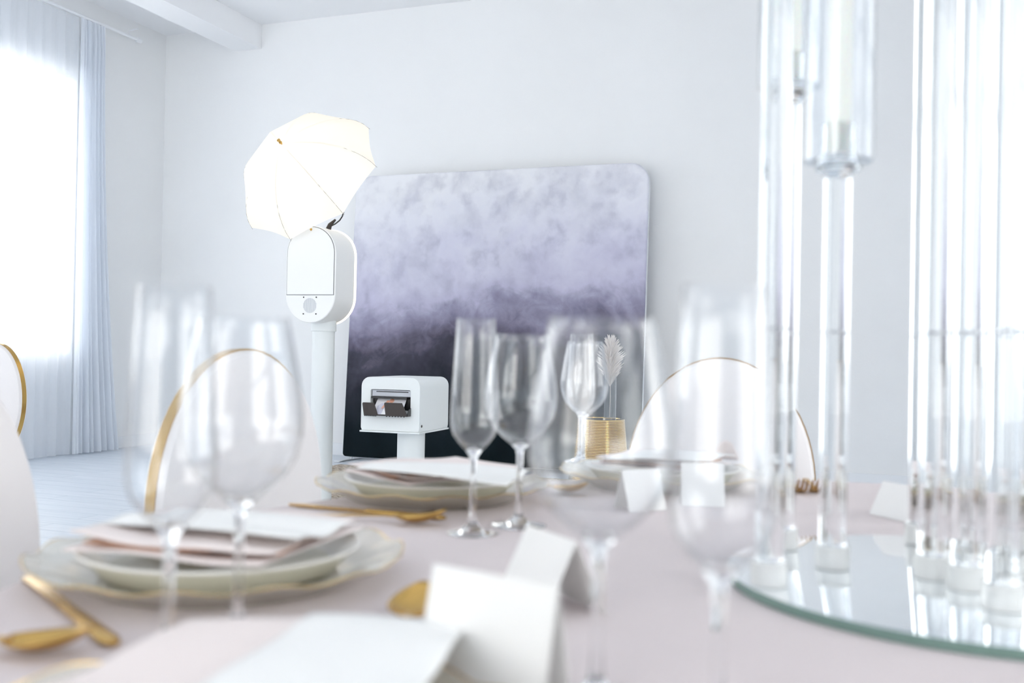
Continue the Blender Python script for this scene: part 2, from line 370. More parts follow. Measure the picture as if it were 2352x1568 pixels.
fb.rotation_euler = (-LEAN, 0, 0)
fr = MB().tube([(x, .008, z) for x, z in rrect(.01, BW - .01, .03, BH - .01, (.03, .15, .15, .03))], .016, 10, closed=True).build('tube_frame', M['steel'], bd)
fr.rotation_euler = (-LEAN, 0, 0)
for x in (.06, BW - .06):
    MB().box(x - .03, x + .03, -.22, .18, -.010, -.002).build('foot', M['steel'], bd, bevel=.003)
    MB().tube([(x, .018, -.004), (x, .014, .10)], .012, 10).build('foot_post', M['steel'], bd)

# ------------------------------------------------------------ photo booth
YB = 5.9
pc = at_y(736, 745, YB)          # under the head, pole axis
bx = pc.x; fl = Vector((bx + .02, YB, 0))
px2m = YB / F
booth = thing('photo_booth', 'tall white photo booth with an arched head on a round pole, left of the backdrop', 'photo booth', fl, -R(18))
hz0 = at_y(722, 743, YB).z; hz1 = at_y(725, 526, YB).z
HH = hz1 - hz0; HW = .322; HT = .238
def stadium(wd, z0, z1, n=24, cx=0):
    r = wd / 2; pts = []
    for k in range(n + 1): a = -PI + PI * k / n; pts.append((cx + r * math.cos(a), z0 + r + r * math.sin(a)))
    for k in range(n + 1): a = PI * k / n; pts.append((cx + r * math.cos(a), z1 - r + r * math.sin(a)))
    return pts
head = MB().prism(stadium(HW, hz0, hz1), -.17, HT - .17).build('head', M['white_gloss'], booth, bevel=.006)
MB().prism(stadium(HW + .012, hz0 - .006, hz1 + .006), HT - .17, HT - .155).build('light_ring', M['led'], booth, bevel=.004)
MB().prism(stadium(HW - .02, hz0 + .01, hz1 - .01), HT - .155, HT - .14).build('screen_bezel', M['black'], booth, bevel=.003)
# access door: raised panel with a seam around it
dz0 = hz0 + HH * .285
def arch(wd, z0, z1, n=24):
    r = wd / 2; return [(-r, z0), (r, z0)] + [(r * math.cos(PI * k / n), z1 - r + r * math.sin(PI * k / n)) for k in range(n + 1)]
MB().prism(arch(HW - .014, dz0, hz1 - .004), -.1712, -.1695).build('seam', M['seam'], booth, smooth=False)
door = MB().prism(arch(HW - .021, dz0 + .0035, hz1 - .0075), -.174, -.1705).build('door_panel', M['white_gloss'], booth, bevel=.0008)
def screw(x, z, r=.004, m='seam', y=-.172, par=booth):
    o = MB().lathe([(0, 0), (r, 0), (r, .002), (r * .6, .003), (0, .003)], 14).build('screw', M[m], par); o.rotation_euler = (PI / 2, 0, 0); o.location = (x, y + .0025, z); return o
screw(0.0, hz1 - .022, .0075, 'gold', -.176)
sz = hz0 + HH * .178
for sx in (-.041, .041):
    for dz in (-.048, .048): screw(sx, sz + dz, .004, 'black', -.1725)
g = MB()
for k in range(-8, 9):
    hh = math.sqrt(max(0, .043 ** 2 - (k * .005) ** 2))
    if hh > .006: g.box(k * .005 - .0009, k * .005 + .0009, -.1712, -.1695, sz - hh, sz + hh)
g.build('speaker_grille', M['grey'], booth, smooth=False)
MB().lathe([(0, .0145), (.066, .0145), (.066, hz0 + .03), (0, hz0 + .03)], 40).build('pole', M['white_powder'], booth)
MB().lathe([(0, hz0 - .045), (.074, hz0 - .045), (.074, hz0 + .02), (0, hz0 + .02)], 40).build('collar', M['white_powder'], booth, bevel=.003)
MB().lathe([(0, 0.0145), (.24, 0.0145), (.245, .018), (.245, .026), (.24, .03), (.07, .034), (0, .034)], 48).build('base_plate', M['white_powder'], booth)
# swivel clamp + cable on top of the head
inv = Matrix.Translation(fl) @ Matrix.Rotation(-R(18), 4, 'Z'); inv = inv.inverted()
cl0 = inv @ at_y(758, 518, YB)
MB().tube([(cl0.x - .01, cl0.y, cl0.z - .02), (cl0.x, cl0.y, cl0.z + .005), (cl0.x + .035, cl0.y, cl0.z + .035)], [.016, .013, .006], 12).build('swivel_clamp', M['brown_black'], booth)
MB().tube([inv @ at_y(*p, YB) for p in ((760, 519), (770, 514), (780, 506), (786, 497), (789, 487), (786, 478), (775, 468))], .0042, 8).build('power_cable', M['black'], booth)
# shoot-through umbrella : a thing of its own clamped on the booth
UC = at_y(713, 408, YB + .02)
vw = (UC - Vector((0, 0, EYE))).normalized(); rt_ = vw.cross(Vector((0, 0, 1))).normalized(); up_ = rt_.cross(vw)
n = (-vw * .58 + (-rt_ * .67 + up_ * .74) * .815).normalized()
UR = 177 * px2m; UDp = 108 * px2m * 1.08
xa = Vector((.7, 0, .7)); xa = (xa - n * xa.dot(n)).normalized(); ya = n.cross(xa).normalized()
um = thing('photo_umbrella', 'glowing white eight-panel umbrella tilted on top of the photo booth', 'umbrella', UC)
UM = Matrix((xa, ya, n)).transposed()
um.rotation_euler = UM.to_euler()
def dome(ang, s):   # s 0 apex .. 1 rim; local coords
    k = (ang / (PI / 4)) % 1.0; e = 4 * k * (1 - k)
    rr = UR * (math.sin(s * PI * .47) / math.sin(PI * .47)) * (1 - e * (.075 + .03 * s) * s ** .5)
    zz = UDp * (1 - (1 - math.cos(s * PI * .47)) / (1 - math.cos(PI * .47)))
    return Vector((rr * math.cos(ang + A0), rr * math.sin(ang + A0), zz - .01 * e * s * (1 - s)))
A0 = 0.0
cn = MB(); NS, NA = 14, 64
vs = [dome(0, 0)] + [dome(2 * PI * k / NA, j / NS) for j in range(1, NS + 1) for k in range(NA)]
fs = [(0, 1 + k, 1 + (k + 1) % NA) for k in range(NA)] + [(1 + (j - 1) * NA + k, 1 + j * NA + k, 1 + j * NA + (k + 1) % NA, 1 + (j - 1) * NA + (k + 1) % NA) for j in range(1, NS) for k in range(NA)]
cn.add(vs, fs).build('canopy', M['umbrella'], um)
for k in range(8):
    a = k * PI / 4
    pts = [dome(a, s / 10) + Vector((0, 0, -.004 + .0048 * s / 10)) for s in range(1, 11)]; pts.append(pts[-1] + (pts[-1] - pts[-2]).normalized() * .012)
    MB().tube(pts, .0011, 6).build('rib', M['rib'], um)
MB().tube([(0, 0, UDp - .02), (0, 0, UDp + .012)], .004, 10).build('shaft_tip', M['gold'], um)
MB().lathe([(0, UDp + .010), (.009, UDp + .010), (.009, UDp + .018), (.006, UDp + .026), (.010, UDp + .030), (.010, UDp + .036), (0, UDp + .036)], 16).build('ferrule', M['gold'], um)
MB().tube([(0, 0, UDp - .02), (0, 0, -.10)], .004, 10).build('shaft', M['steel'], um)
# the flash head under the umbrella
fm = thing('flash_head', 'small dark flash head mostly hidden beneath the glowing umbrella', 'flash', UC - n * .11)
fm.rotation_euler = um.rotation_euler
MB().lathe([(0, -.11), (.035, -.11), (.04, -.10), (.04, -.01), (.036, 0), (0, 0)], 28).build('housing', M['white_powder'], fm)
MB().lathe([(0, .002), (.03, .002), (.03, .012), (.02, .02), (0, .022)], 28).build('flash_tube', M['tube_lamp'], fm)
MB().tube([(.0, .0, -.11), (.02, -.02, -.2)], .012, 10).build('bracket', M['black'], fm)
pl = bpy.data.lights.new('flash_light', 'POINT'); pl.energy = 2.4; pl.color = (1, .90, .76); pl.shadow_soft_size = .05
po = bpy.data.objects.new('flash_light', pl); COL.objects.link(po); po.parent = fm; po.location = (0, 0, .07)

# ------------------------------------------------------------ printer stand
YP = 5.35
pp = at_y(932, 985, YP); fp = Vector((pp.x + .03, YP, .0)); kp = YP / F
RP = -R(18)
prn = thing('photo_printer', 'white boxy photo printer kiosk on a round pole in front of the dark backdrop', 'printer', fp + Vector((0, 0, 0)), RP)
zb0 = at_y(900, 989, YP - .15).z; zb1 = at_y(900, 866, YP - .15).z
PW = .332; PD = .40; y0 = -.20
xo = -.035
def ring_outline(pts, c, N=96):
    # resample an outline by angle about c
    out = []
    n_ = len(pts)
    for k in range(N):
        a = 2 * PI * k / N + .003; dx, dz = math.cos(a), math.sin(a); best = None
        for i in range(n_):
            x1, z1 = pts[i][0] - c[0], pts[i][1] - c[1]; x2, z2 = pts[(i + 1) % n_][0] - c[0], pts[(i + 1) % n_][1] - c[1]
            ex, ez = x2 - x1, z2 - z1; den = dx * ez - dz * ex
            if abs(den) < 1e-12: continue
            t = (x1 * ez - z1 * ex) / den; s = (x1 * dz - z1 * dx) / den
            if t > 0 and -1e-6 <= s <= 1 + 1e-6 and (best is None or t > best): best = t
        out.append((c[0] + dx * best, c[1] + dz * best))
    return out
PH = zb1 - zb0
cx0, cx1 = xo - PW / 2 + PW * .16, xo - PW / 2 + PW * .845
cz0, cz1 = zb0 + PH * .385, zb0 + PH * .77
oc = ((cx0 + cx1) / 2, (cz0 + cz1) / 2)
outer = ring_outline(rrect(xo - PW / 2, xo + PW / 2, zb0, zb1, (.002, .048, .048, .002)), oc)
inner = ring_outline(rrect(cx0, cx1, cz0, cz1, (.008,) * 4), oc)
Nn = len(outer); mb = MB()
vs = [(x, y0, z) for x, z in outer] + [(x, y0, z) for x, z in inner] + [(x, y0 + .12, z) for x, z in inner] + [(x, y0 + PD, z) for x, z in outer]
fs = []
for k in range(Nn):
    j = (k + 1) % Nn
    fs += [(k, j, Nn + j, Nn + k), (Nn + k, Nn + j, 2 * Nn + j, 2 * Nn + k), (3 * Nn + k, 3 * Nn + j, j, k)]
fs += [tuple(range(2 * Nn, 3 * Nn)), tuple(range(3 * Nn, 4 * Nn))]
mb.add(vs, fs).build('housing', M['white_powder'], prn, bevel=.0015)
MB().box(xo - PW / 2 - .004, xo + PW / 2 + .004, y0 - .006, y0 + PD + .004, zb0 - .009, zb0 - .0005).build('base_tray', M['white_powder'], prn, bevel=.0015)
MB().lathe([(0, .018), (.074, .018), (.074, zb0 - .02), (.078, zb0 - .02), (.078, zb0 - .009), (0, zb0 - .009)], 40).build('pole', M['white_powder'], prn)
MB().lathe([(0, .015), (.22, .015), (.225, .02), (.225, .028), (.22, .032), (0, .034)], 48).build('base_plate', M['white_powder'], prn)
# printer front inside the opening
MB().box(cx0 + .004, cx1 - .004, y0 + .012, y0 + .06, cz1 - .036, cz1 - .003).build('front_bezel', M['grey'], prn, bevel=.002)
MB().box(cx0 + .028, cx1 - .018, y0 + .0105, y0 + .0125, cz1 - .014, cz1 - .009).build('paper_slot', M['black'], prn)
MB().box(cx0 + .004, cx1 - .004, y0 + .03, y0 + .11, cz0 + .003, cz1 - .037).build('output_bay', M['black'], prn)
MB().prism([(cx0 + .006, cz1 - .037), (cx1 - .02, cz1 - .037), (cx1 - .02, cz1 - .048), (cx0 + .006, cz1 - .046)], y0 - .004, y0 + .03).build('bay_lip', M['black'], prn)
# catch tray with two wings
ty0 = y0 - .05
for (wx0, wx1, nm) in ((cx0 - .022, cx0 + .066, 'a'), (cx0 + .102, cx1 + .004, 'b')):
    zt = cz0 + .040 if nm == 'a' else cz0 + .043; zl = cz0 - .026
    MB().prism([(wx0 + .010, zl), (wx1 - .002, zl), (wx1 - .002, zl + .012), (wx1 - .022 if nm == 'a' else wx1 - .03, zt), (wx0 + .004, zt), (wx0, zt - .006)], ty0, ty0 + .004).build('tray_wing', M['brown_black'], prn, smooth=False)
    q = MB()
    for k in range(7): x = wx0 + .012 + k * (wx1 - wx0 - .016) / 7; q.box(x, x + .004, ty0 - .001, ty0 + .01, zl - .004, zl + .001)
    q.build('tray_teeth', M['black'], prn, smooth=False)
MB().box(cx0 - .014, cx1 + .004, ty0 + .004, y0 + .03, cz0 - .026, cz0 - .022).build('tray_floor', M['brown_black'], prn, smooth=False)
MB().prism([(0, 0), (.085, .0), (.085, .05), (.02, .03)], -.002, .002, Matrix.Translation((cx1 + .002, ty0 + .005, cz0 - .022)) @ Matrix.Rotation(PI / 2, 4, 'Z')).build('tray_side', M['black'], prn, smooth=False)
k = MB().lathe([(0, 0), (.007, 0), (.007, .003), (.005, .004), (0, .004)], 18).build('cable_grommet', M['black'], prn); k.rotation_euler = (0, PI / 2, 0); k.location = (xo + PW / 2 - .0005, y0 + .03, zb0 + .03)
# printed photograph in the tray
M['print_white'] = mat('photo_print_white', (.85, .84, .88), .3); M['skin'] = mat('photo_print_peach', (.80, .42, .30), .4); M['hair'] = mat('photo_print_brown', (.22, .06, .03), .4); M['dress'] = mat('photo_print_pale', (.92, .92, .94), .4); M['lil'] = mat('photo_print_lilac', (.62, .62, .72), .4)
ph = thing('photo_print', 'small printed photograph of a figure in a white dress lying in the printer tray', 'photograph')
TPr = Matrix.Translation(fp) @ Matrix.Rotation(RP, 4, 'Z')
ph.matrix_world = TPr @ Matrix.Translation((cx0 + .026, ty0 + .010, cz0 - .020)) @ Matrix.Rotation(R(-40), 4, 'X') @ Matrix.Diagonal((1.25, 1, 1.05, 1))
SW, SH = .135, .115
def quad(pts, y): return MB().prism(pts, y - .0006, y)
quad([(0, 0), (SW, 0), (SW, SH), (.005, SH)], 0).build('sheet', M['print_white'], ph, smooth=False)
quad([(.018, 0), (.10, 0), (.10, .05), (.03, .07), (.015, .05)], -.0008).build('printed_background', M['lil'], ph, smooth=False)
def blob(cx, cz, rx, rz_, y, m, nm):
    quad([(cx + rx * math.cos(2 * PI * k / 20), cz + rz_ * math.sin(2 * PI * k / 20)) for k in range(20)], y).build(nm, M[m], ph, smooth=False)
blob(.072, .085, .010, .014, -.0022, 'skin', 'printed_face'); blob(.073, .104, .012, .010, -.003, 'hair', 'printed_hair')
quad([(.044, .0), (.082, .0), (.080, .05), (.070, .068), (.056, .062), (.048, .04)], -.0016).build('printed_dress', M['dress'], ph, smooth=False)
quad([(.036, .035), (.044, .035), (.066, .082), (.052, .086)], -.0036).build('printed_arm', M['skin'], ph, smooth=False)

# ------------------------------------------------------------ gold side table, vase and plume
YV = 7.3
gp = at_y(1378, 1000, YV); gtz = at_y(1378, 961, YV).z
gt = thing('side_table', 'ribbed gold drum side table behind the wine glasses, before the backdrop', 'side table', (gp.x, YV, .014))
rt = 56 * YV / F; prof = [(0, 0), (rt * 1.25, 0)]; ht = gtz - .014
nr = 44
for i in range(nr):
    t = i / nr; rr = rt * (1.25 - .25 * t)
    prof += [(rr, ht * t + .002), (rr + .005, ht * (t + .5 / nr)), (rr, ht * (t + 1 / nr) - .002)]
prof += [(rt, ht), (rt - .01, ht), (rt - .012, ht - .01), (0, ht - .01)]
MB().lathe(prof, 56).build('drum', M['brass'], gt)
MB().lathe([(0, ht - .0095), (rt - .0125, ht - .0095), (rt - .0125, ht - .003), (0, ht - .003)], 48).build('top_plate', M['brass'], gt)
vp = at_y(1400, 955, YV)
va = thing('glass_vase', 'slim clear glass cylinder vase on the gold side table, holding the plume', 'vase', (vp.x, YV, gtz - .0028))
vr = 15 * YV / F
MB().lathe([(0, 0), (vr, 0), (vr, .34), (vr - .004, .34), (vr - .004, .012), (0, .012)], 32).build('body', M['glass'], va)
pm = thing('pampas_plume', 'pale feathery pampas plume standing in the glass vase by the backdrop', 'dried plume', (vp.x, YV, gtz + .012))
zt0 = at_y(1398, 885, YV).z - gtz; zt1 = at_y(1402, 768, YV).z - gtz
MB().tube([(0, 0, 0), (.003, 0, zt0 * .5), (0.0, 0, zt0 + .1)], .003, 6).build('stem', M['plume'], pm)
q = MB(); rnd = random.Random(4)
for i in range(420):
    t = rnd.random(); z = zt0 + (zt1 - zt0 - .08) * t; a = rnd.uniform(0, 2 * PI); wdt = .075 * math.sin(PI * min(1, .15 + t * .8)) + .01
    rr = wdt * rnd.uniform(.7, 1.25); l = .09
    p0 = Vector((0, 0, z - .02)); p1 = p0 + Vector((math.cos(a) * rr * .7, math.sin(a) * rr * .7, l * .7)); p2 = p0 + Vector((math.cos(a) * rr * 1.1, math.sin(a) * rr * 1.1, l))
    q.tube([p0, p1, p2], [.004, .005, .0008], 4, cap=False)
fp_ = q.build('plume', M['plume'], pm)

# ------------------------------------------------------------ table
TC = Vector((.415, .885, 0)); TR = .855
tb = thing('round_table', 'round banquet table hidden under the blush tablecloth', 'table', (TC.x, TC.y, 0))
MB().lathe([(0, TAB - .03), (TR - .012, TAB - .03), (TR - .008, TAB - .006), (TR - .014, TAB - .004), (0, TAB - .004)], 72).build('tabletop', M['white_powder'], tb)
for k in range(4):
    a = PI / 4 + k * PI / 2; MB().tube([(.5 * math.cos(a), .5 * math.sin(a), 0.002), (.5 * math.cos(a), .5 * math.sin(a), TAB - .028)], .015, 12).build('leg', M['steel'], tb)
SEATS = [(-.53 - .415, 1.93 - .885, .10), (-.70 - .415, 1.15 - .885, .33), (.49 - .415, 2.33 - .885, .0)]
prof = [(0, TAB)] + [(TR * k / 24, TAB) for k in range(1, 24)] + [(TR - .008, TAB), (TR, TAB - .003), (TR + .005, TAB - .010)] + [(TR + .006 + .03 * (k / 20), TAB - .01 - (TAB - .02) * k / 20) for k in range(1, 21)]
def rf(a, r, z):
    t = max(0, (TAB - .01 - z) / TAB)
    wx, wy = math.cos(a), math.sin(a); ind = 0
    for (dx, dy, dep) in SEATS:
        L_ = math.hypot(dx, dy); ca = (wx * dx + wy * dy) / L_
        if ca > .8: ind = max(ind, dep * min(1, math.exp(-((1 - ca) / .055) ** 2) * 1.25))
    fz = min(1, max(0, (.70 - z) / .14)); fz = fz * fz * (3 - 2 * fz)
    return (1 - ind * fz) * (1 + (.055 * math.sin(a * 22 + 1.2 * math.sin(a * 3)) + .02 * math.sin(a * 9)) * min(1, t * 1.4) * (1 if t > 0 else 0))
tc_ = MB().lathe(prof, 264, rf=rf).build('tablecloth', M['cloth'], fix=True)
tc_.location = (TC.x, TC.y, 0); tag(tc_, 'blush pink tablecloth covering the round table to the floor', 'tablecloth')

# ------------------------------------------------------------ chairs
def make_chair():
    t = thing('banquet_chair', '', 'chair')
    # local: faces -y (towards table), back at y=+.0
    BWh, BHh, zc = .220, .300, .674
    def ell(s, rx=1, rz=1, y=0): return (BWh * rx * math.cos(s), y, zc + BHh * rz * math.sin(s))
    mb = MB(); NE = 64; rows = []
    prof = [(0, -.034), (.35, -.034), (.65, -.032), (.85, -.031), (.945, -.025), (.973, -.012), (.973, .012), (.945, .025), (.85, .031), (.65, .032), (.35, .034), (0, .034)]
    vs = []; idx = []
    for (sc, y) in prof:
        if sc == 0: idx.append([len(vs)] * NE); vs.append((0, y, zc)); continue
        row = []
        for k in range(NE): row.append(len(vs)); vs.append(ell(2 * PI * k / NE, sc, sc, y))
        idx.append(row)
    fs = []
    for i in range(len(idx) - 1):
        for k in range(NE):
            u = []
            for q in (idx[i][k], idx[i][(k + 1) % NE], idx[i + 1][(k + 1) % NE], idx[i + 1][k]):
                if q not in u: u.append(q)
            fs.append(u)
    mb.add(vs, fs).build('backrest', M['leather'], t)
    # gold band around the oval: rectangular section
    vs = []; fs = []
    for k in range(NE):
        a = 2 * PI * k / NE
        for (sc, y) in ((.974, -.0115), (.985, -.012), (.985, .012), (.974, .0115)): vs.append(ell(a, sc, sc, y))
    for k in range(NE):
        j = (k + 1) % NE
        for m_ in range(4): fs.append((k * 4 + m_, j * 4 + m_, j * 4 + (m_ + 1) % 4, k * 4 + (m_ + 1) % 4))
    MB().add(vs, fs).build('back_frame', M['gold'], t)
    MB().lathe([(0, .445), (.20, .445), (.215, .455), (.22, .475), (.21, .495), (.18, .505), (0, .51)], 40, c=(0, -.255, 0)).build('seat', M['leather'], t)
    MB().lathe([(0, .425), (.222, .425), (.222, .4455), (0, .4455)], 40, c=(0, -.255, 0)).build('seat_frame', M['gold'], t)
    for sx in (-1, 1):
        MB().tube([(sx * .16, -.41, .003), (sx * .15, -.385, .43)], [.011, .014], 12).build('leg', M['gold'], t)
        MB().tube([(sx * .17, -.02, .003), (sx * .14, -.10, .43)], [.011, .014], 12).build('leg', M['gold'], t)
        MB().tube([(sx * .12, -.085, .435), (sx * .13, -.02, .45), (sx * .14, -.012, .47)], .010, 10).build('back_bracket', M['gold'], t)
    return t
ch = make_chair()
def face(p, q=TC):   # rotation so local -y points to q
    d = (q - p); return math.atan2(d.x, -d.y)
G_ch = 'oval backed chairs around the table'
p3 = Vector((-.520, 1.93, 0)); ch.location = p3; ch.rotation_euler = (0, 0, R(60)); ch['label'] = 'oval backed white chair with gold rim seen through the left pair of glasses'; ch['group'] = G_ch
p = Vector((-.705, 1.15, 0)); dup(ch, p, R(76), 'shaded oval backed chair cut by the left photo edge, beside the nearest left place setting', G_ch)
p = Vector((.49, 2.33, 0)); dup(ch, p, face(p, TC + Vector((-.25, 0, 0))), 'oval backed white chair behind the far place setting, left of the candle holders', G_ch)
p = Vector((-2.69, 5.2, 0)); dup(ch, p, R(-25), 'white chair with bright gold side band, standing farther back by the curtain', G_ch)

# ------------------------------------------------------------ glasses
def glass_parts(kind):
    t = thing('wine_glass' if kind == 'wine' else 'champagne_flute', '', 'glass')
    if kind == 'wine':
        H = .234; th = .0013
        out = [(.0042, .088), (.006, .094), (.012, .100), (.022, .108), (.033, .119), (.0405, .132), (.0438, .146), (.0445, .158), (.0435, .172), (.0408, .190), (.0375, .208), (.0345, .224), (.0325, H)]
        fr = .034
    else:
        H = .250; th = .0012
        out = [(.0040, .085), (.0055, .091), (.0105, .098), (.018, .106), (.0245, .115), (.0275, .124), (.0282, .134), (.0278, .150), (.0265, .175), (.0250, .200), (.0236, .225), (.0225, H)]
        fr = .030
    zb = out[2][1] + .003
    inn = [(max(0, r - th), z) for r, z in reversed(out) if z > zb] 
    inn[-1] = (inn[-1][0], inn[-1][1] + .0005)
    prof = out[2:] + [(out[-1][0] - th * .5, H + .0006)] + inn + [(out[2][0] * .9, zb + .0012), (0, zb)]
    prof = prof + [(0, zb - .0008), (out[2][0], out[2][1])]
    MB().lathe(prof, 48).build('bowl', M['bowl'], t, angle=70)
    zs = out[0][1]
    MB().lathe([(.0058, .014), (.0042, .022), (.0036, .035), (.0034, .06), (out[0][0], zs), out[1], (out[2][0] * .93, out[2][1] - .0006), (out[2][0] * .9, out[2][1] + .0006), (0, zb - .001)], 32).build('stem', M['glass'], t, angle=80)
    MB().lathe([(.0058, .014), (.008, .0095), (.014, .0058), (.022, .0036), (fr - .002, .0018), (fr, .0012), (fr - .001, .0004), (0, .0004)], 48).build('foot', M['glass'], t, angle=80)
    return t
wine0 = glass_parts('wine'); flute0 = glass_parts('flute')
def gpos(px, y): return Vector(((at_y(px, 950, y)).x, y, TAB))
G_w = 'wine glasses on the table'; G_f = 'champagne flutes on the table'
wl = [(556, .733, 'large blurred wine glass behind the nearest left place setting'), (1196, 1.22, 'wine glass beside a flute near the printer, in front of the dark backdrop'),
      (1381, .61, 'large blurred wine glass in the middle of the table, directly before the place cards'), (1341, 1.84, 'small distant wine glass seen inside the big middle glass')]
flt = [(397, .635, 'tall blurred flute at left, beside the large left wine glass'), (1090, 1.16, 'flute right of the printer with its foot on the blush cloth'),
       (1660, .535, 'large blurred flute at right, next to the round mirror'), (1333, 1.95, 'faint distant flute overlapping the small far wine glass')]
for i, (px, y, lb) in enumerate(wl):
    if i == 0: wine0.location = gpos(px, y); wine0['label'] = lb; wine0['group'] = G_w
    else: dup(wine0, gpos(px, y), i, lb, G_w)
for i, (px, y, lb) in enumerate(flt):
    if i == 0: flute0.location = gpos(px, y); flute0['label'] = lb; flute0['group'] = G_f
    else: dup(flute0, gpos(px, y), i, lb, G_f)
pw = Vector((.86, 1.68, TAB))
# right side sets seen between the rods
# ------------------------------------------------------------ place settings
def sheet_fn(corners, lift, wave, seed=0):
    c = [Vector(q) for q in corners]; rnd = random.Random(seed); ph = rnd.uniform(0, 6)
    def fn(a, b_):
        p = c[0] * (1 - a) * (1 - b_) + c[1] * a * (1 - b_) + c[2] * a * b_ + c[3] * (1 - a) * b_
        p.z += lift * math.sin(PI * a) + wave * math.sin(3 * PI * b_ + ph) * (a - .5) * 2
        return p
    return fn
def charger_parts():
    t = thing('charger_plate', '', 'charger plate')
    rfun = lambda a, r, z: 1 + .022 * (abs(math.cos(a * 7)) - .5) * max(0, (r - .11) / .055)
    zfun = lambda a, r, z: .0022 * math.cos(a * 14) * max(0, (r - .12) / .045)
    top = [(0, .0065), (.10, .0065), (.112, .0080), (.126, .0130), (.143, .0205), (.157, .0245), (.163, .0260)]
    bot = [(.1645, .0240), (.157, .0205), (.143, .0160), (.126, .0075), (.114, .0012), (.10, .0004), (0, .0004)]
    MB().lathe(top + bot, 168, rf=rfun, zf=zfun).build('dish', M['charger'], t, angle=60)
    pts = []
    for k in range(168):
        a = 2 * PI * k / 168; r = .1652 * rfun(a, .165, 0); pts.append((r * math.cos(a), r * math.sin(a), .0254 + zfun(a, .165, 0)))
    MB().tube(pts, .0006, 6, closed=True).build('gilt_rim', M['brass'], t)
    return t
def plate_parts():
    t = thing('dinner_plate', '', 'plate')
    MB().lathe([(0, .006), (.080, .006), (.098, .009), (.114, .0205), (.1235, .0262), (.1250, .0255), (.1245, .0240), (.1225, .0225)], 72).build('plate', M['china'], t)
    MB().lathe([(.1225, .0225), (.116, .0180), (.104, .004), (.09, 0), (.0, 0), (0, .0055), (.099, .0092), (.1225, .0225)], 72).build('glazed_underside', M['sage'], t)
    return t
CH0, PL0 = charger_parts(), plate_parts(); firstset = [True]
def napkin(c, rz, lab, s=1.0, seed=1):
    t = thing('napkin', lab, 'napkin', c, rz, 'folded napkins on the plates')
    rnd = random.Random(seed)
    for i, (w_, d_, z_, m) in enumerate(((.086, .084, .0, 'blush_paper'), (.078, .074, .005, 'tan'), (.084, .080, .010, 'blush_paper'))):
        a0 = rnd.uniform(-.12, .12); ph = rnd.uniform(0, 6)
        def fn(a, b_, w_=w_, d_=d_, z_=z_, ph=ph, i=i):
            x = (a - .5) * 2 * w_ * s; y = (b_ - .5) * 2 * d_ * s
            fr = (1 - b_) ** 2
            return (x * math.cos(a0) - y * math.sin(a0), x * math.sin(a0) + y * math.cos(a0), z_ + .0022 + (.0016 + .002 * (i == 2) * fr) * math.sin(a * 8 + ph) + (-.005 * fr * math.cos(a * 5.5 + ph) if i == 2 else 0))
        MB().grid(fn, 28, 14).build(('bottom_fold', 'middle_fold', 'top_fold')[i], M[m], t, solid=.0016)
    return t
def menu(corners, z, lab, wave=.002, lift=.004, seed=0):
    cs = [at_z(px, py, z) for px, py in corners]; c = sum(cs, Vector()) / 4
    t = MB().grid(sheet_fn([q - c for q in cs], lift, wave, seed), 20, 14).build('menu_card', M['paper'], solid=.0008)
    t.location = c; return tag(t, lab, 'menu card', 'menus laid on the napkins')
def setting(cx, cy, rz, who):
    for o, z, l, g_ in ((CH0, TAB, 'scalloped glass charger plate ' + who, 'scalloped glass chargers'), (PL0, TAB + .0068, 'white rimmed dinner plate ' + who, 'white plates with sage undersides')):
        if firstset[0]: o.location = (cx, cy, z); o.rotation_euler = (0, 0, rz); o['label'] = l; o['group'] = g_
        else: dup(o, (cx, cy, z), rz, l, g_)
    firstset[0] = False
ZS = TAB + .0068 + .0262
s1 = (-.262, .915); s2 = (-.110, 1.43); s3 = (.247, 1.62); s0 = (-.135, .455)
setting(*s1, .3, 'at the large left place setting')
setting(*s2, .9, 'at the middle place setting below the printer')
setting(*s3, 1.4, 'at the far place setting behind the place cards')
setting(*s0, .1, 'at the bottom edge of the photo, nearest the viewer')
s4 = (.79, 1.45)
setting(*s4, .5, 'at the right place setting behind the rod cluster')
napkin((s4[0], s4[1], ZS + .0022), R(-30), 'folded blush napkin at the right setting, behind the rod cluster', 1.05, 6)
menu([(2215, 1128), (2420, 1150), (2560, 1118), (2350, 1102)], ZS + .021, 'white menu card at the right setting, behind the rod cluster', .002, .003, 7)
napkin((s1[0], s1[1], ZS + .0022), R(-12), 'folded blush napkin with brown inner shade painted in, on the large left setting', 1.12, 1)
napkin((s2[0], s2[1], ZS + .0022), R(30), 'folded blush napkin on the middle setting below the printer', 1.1, 2)
napkin((s3[0], s3[1], ZS + .0022), R(60), 'folded blush napkin on the far setting', 1.0, 3)
cn0 = [at_z(px, py, ZS + .0075) for px, py in ((437, 1420), (905, 1425), (980, 1700), (60, 1610))]; cc = sum(cn0, Vector()) / 4
nk = thing('napkin', 'large lilac-blush folded napkin at the bottom edge of the photo', 'napkin', cc, 0, 'folded napkins on the plates')
MB().grid(sheet_fn([q - cc for q in cn0], .001, .001, 3), 24, 14).build('top_fold', M['blush_paper'], nk, solid=.0018)
MB().grid(sheet_fn([(q - cc) * .93 + Vector((0, 0, -.004)) for q in cn0], .0, .001, 5), 24, 14).build('bottom_fold', M['blush_paper'], nk, solid=.0018)
menu([(209, 1197), (684, 1244), (832, 1198), (405, 1172)], ZS + .021, 'white menu card on the large left setting', .003, .003, 1)
menu([(795, 1076), (1165, 1114), (1218, 1080), (885, 1059)], ZS + .021, 'white menu card on the middle setting below the printer', .002, .003, 2)
menu([(1385, 1052), (1600, 1062), (1690, 1042), (1480, 1036)], ZS + .021, 'white menu card on the far setting', .002, .003, 3)
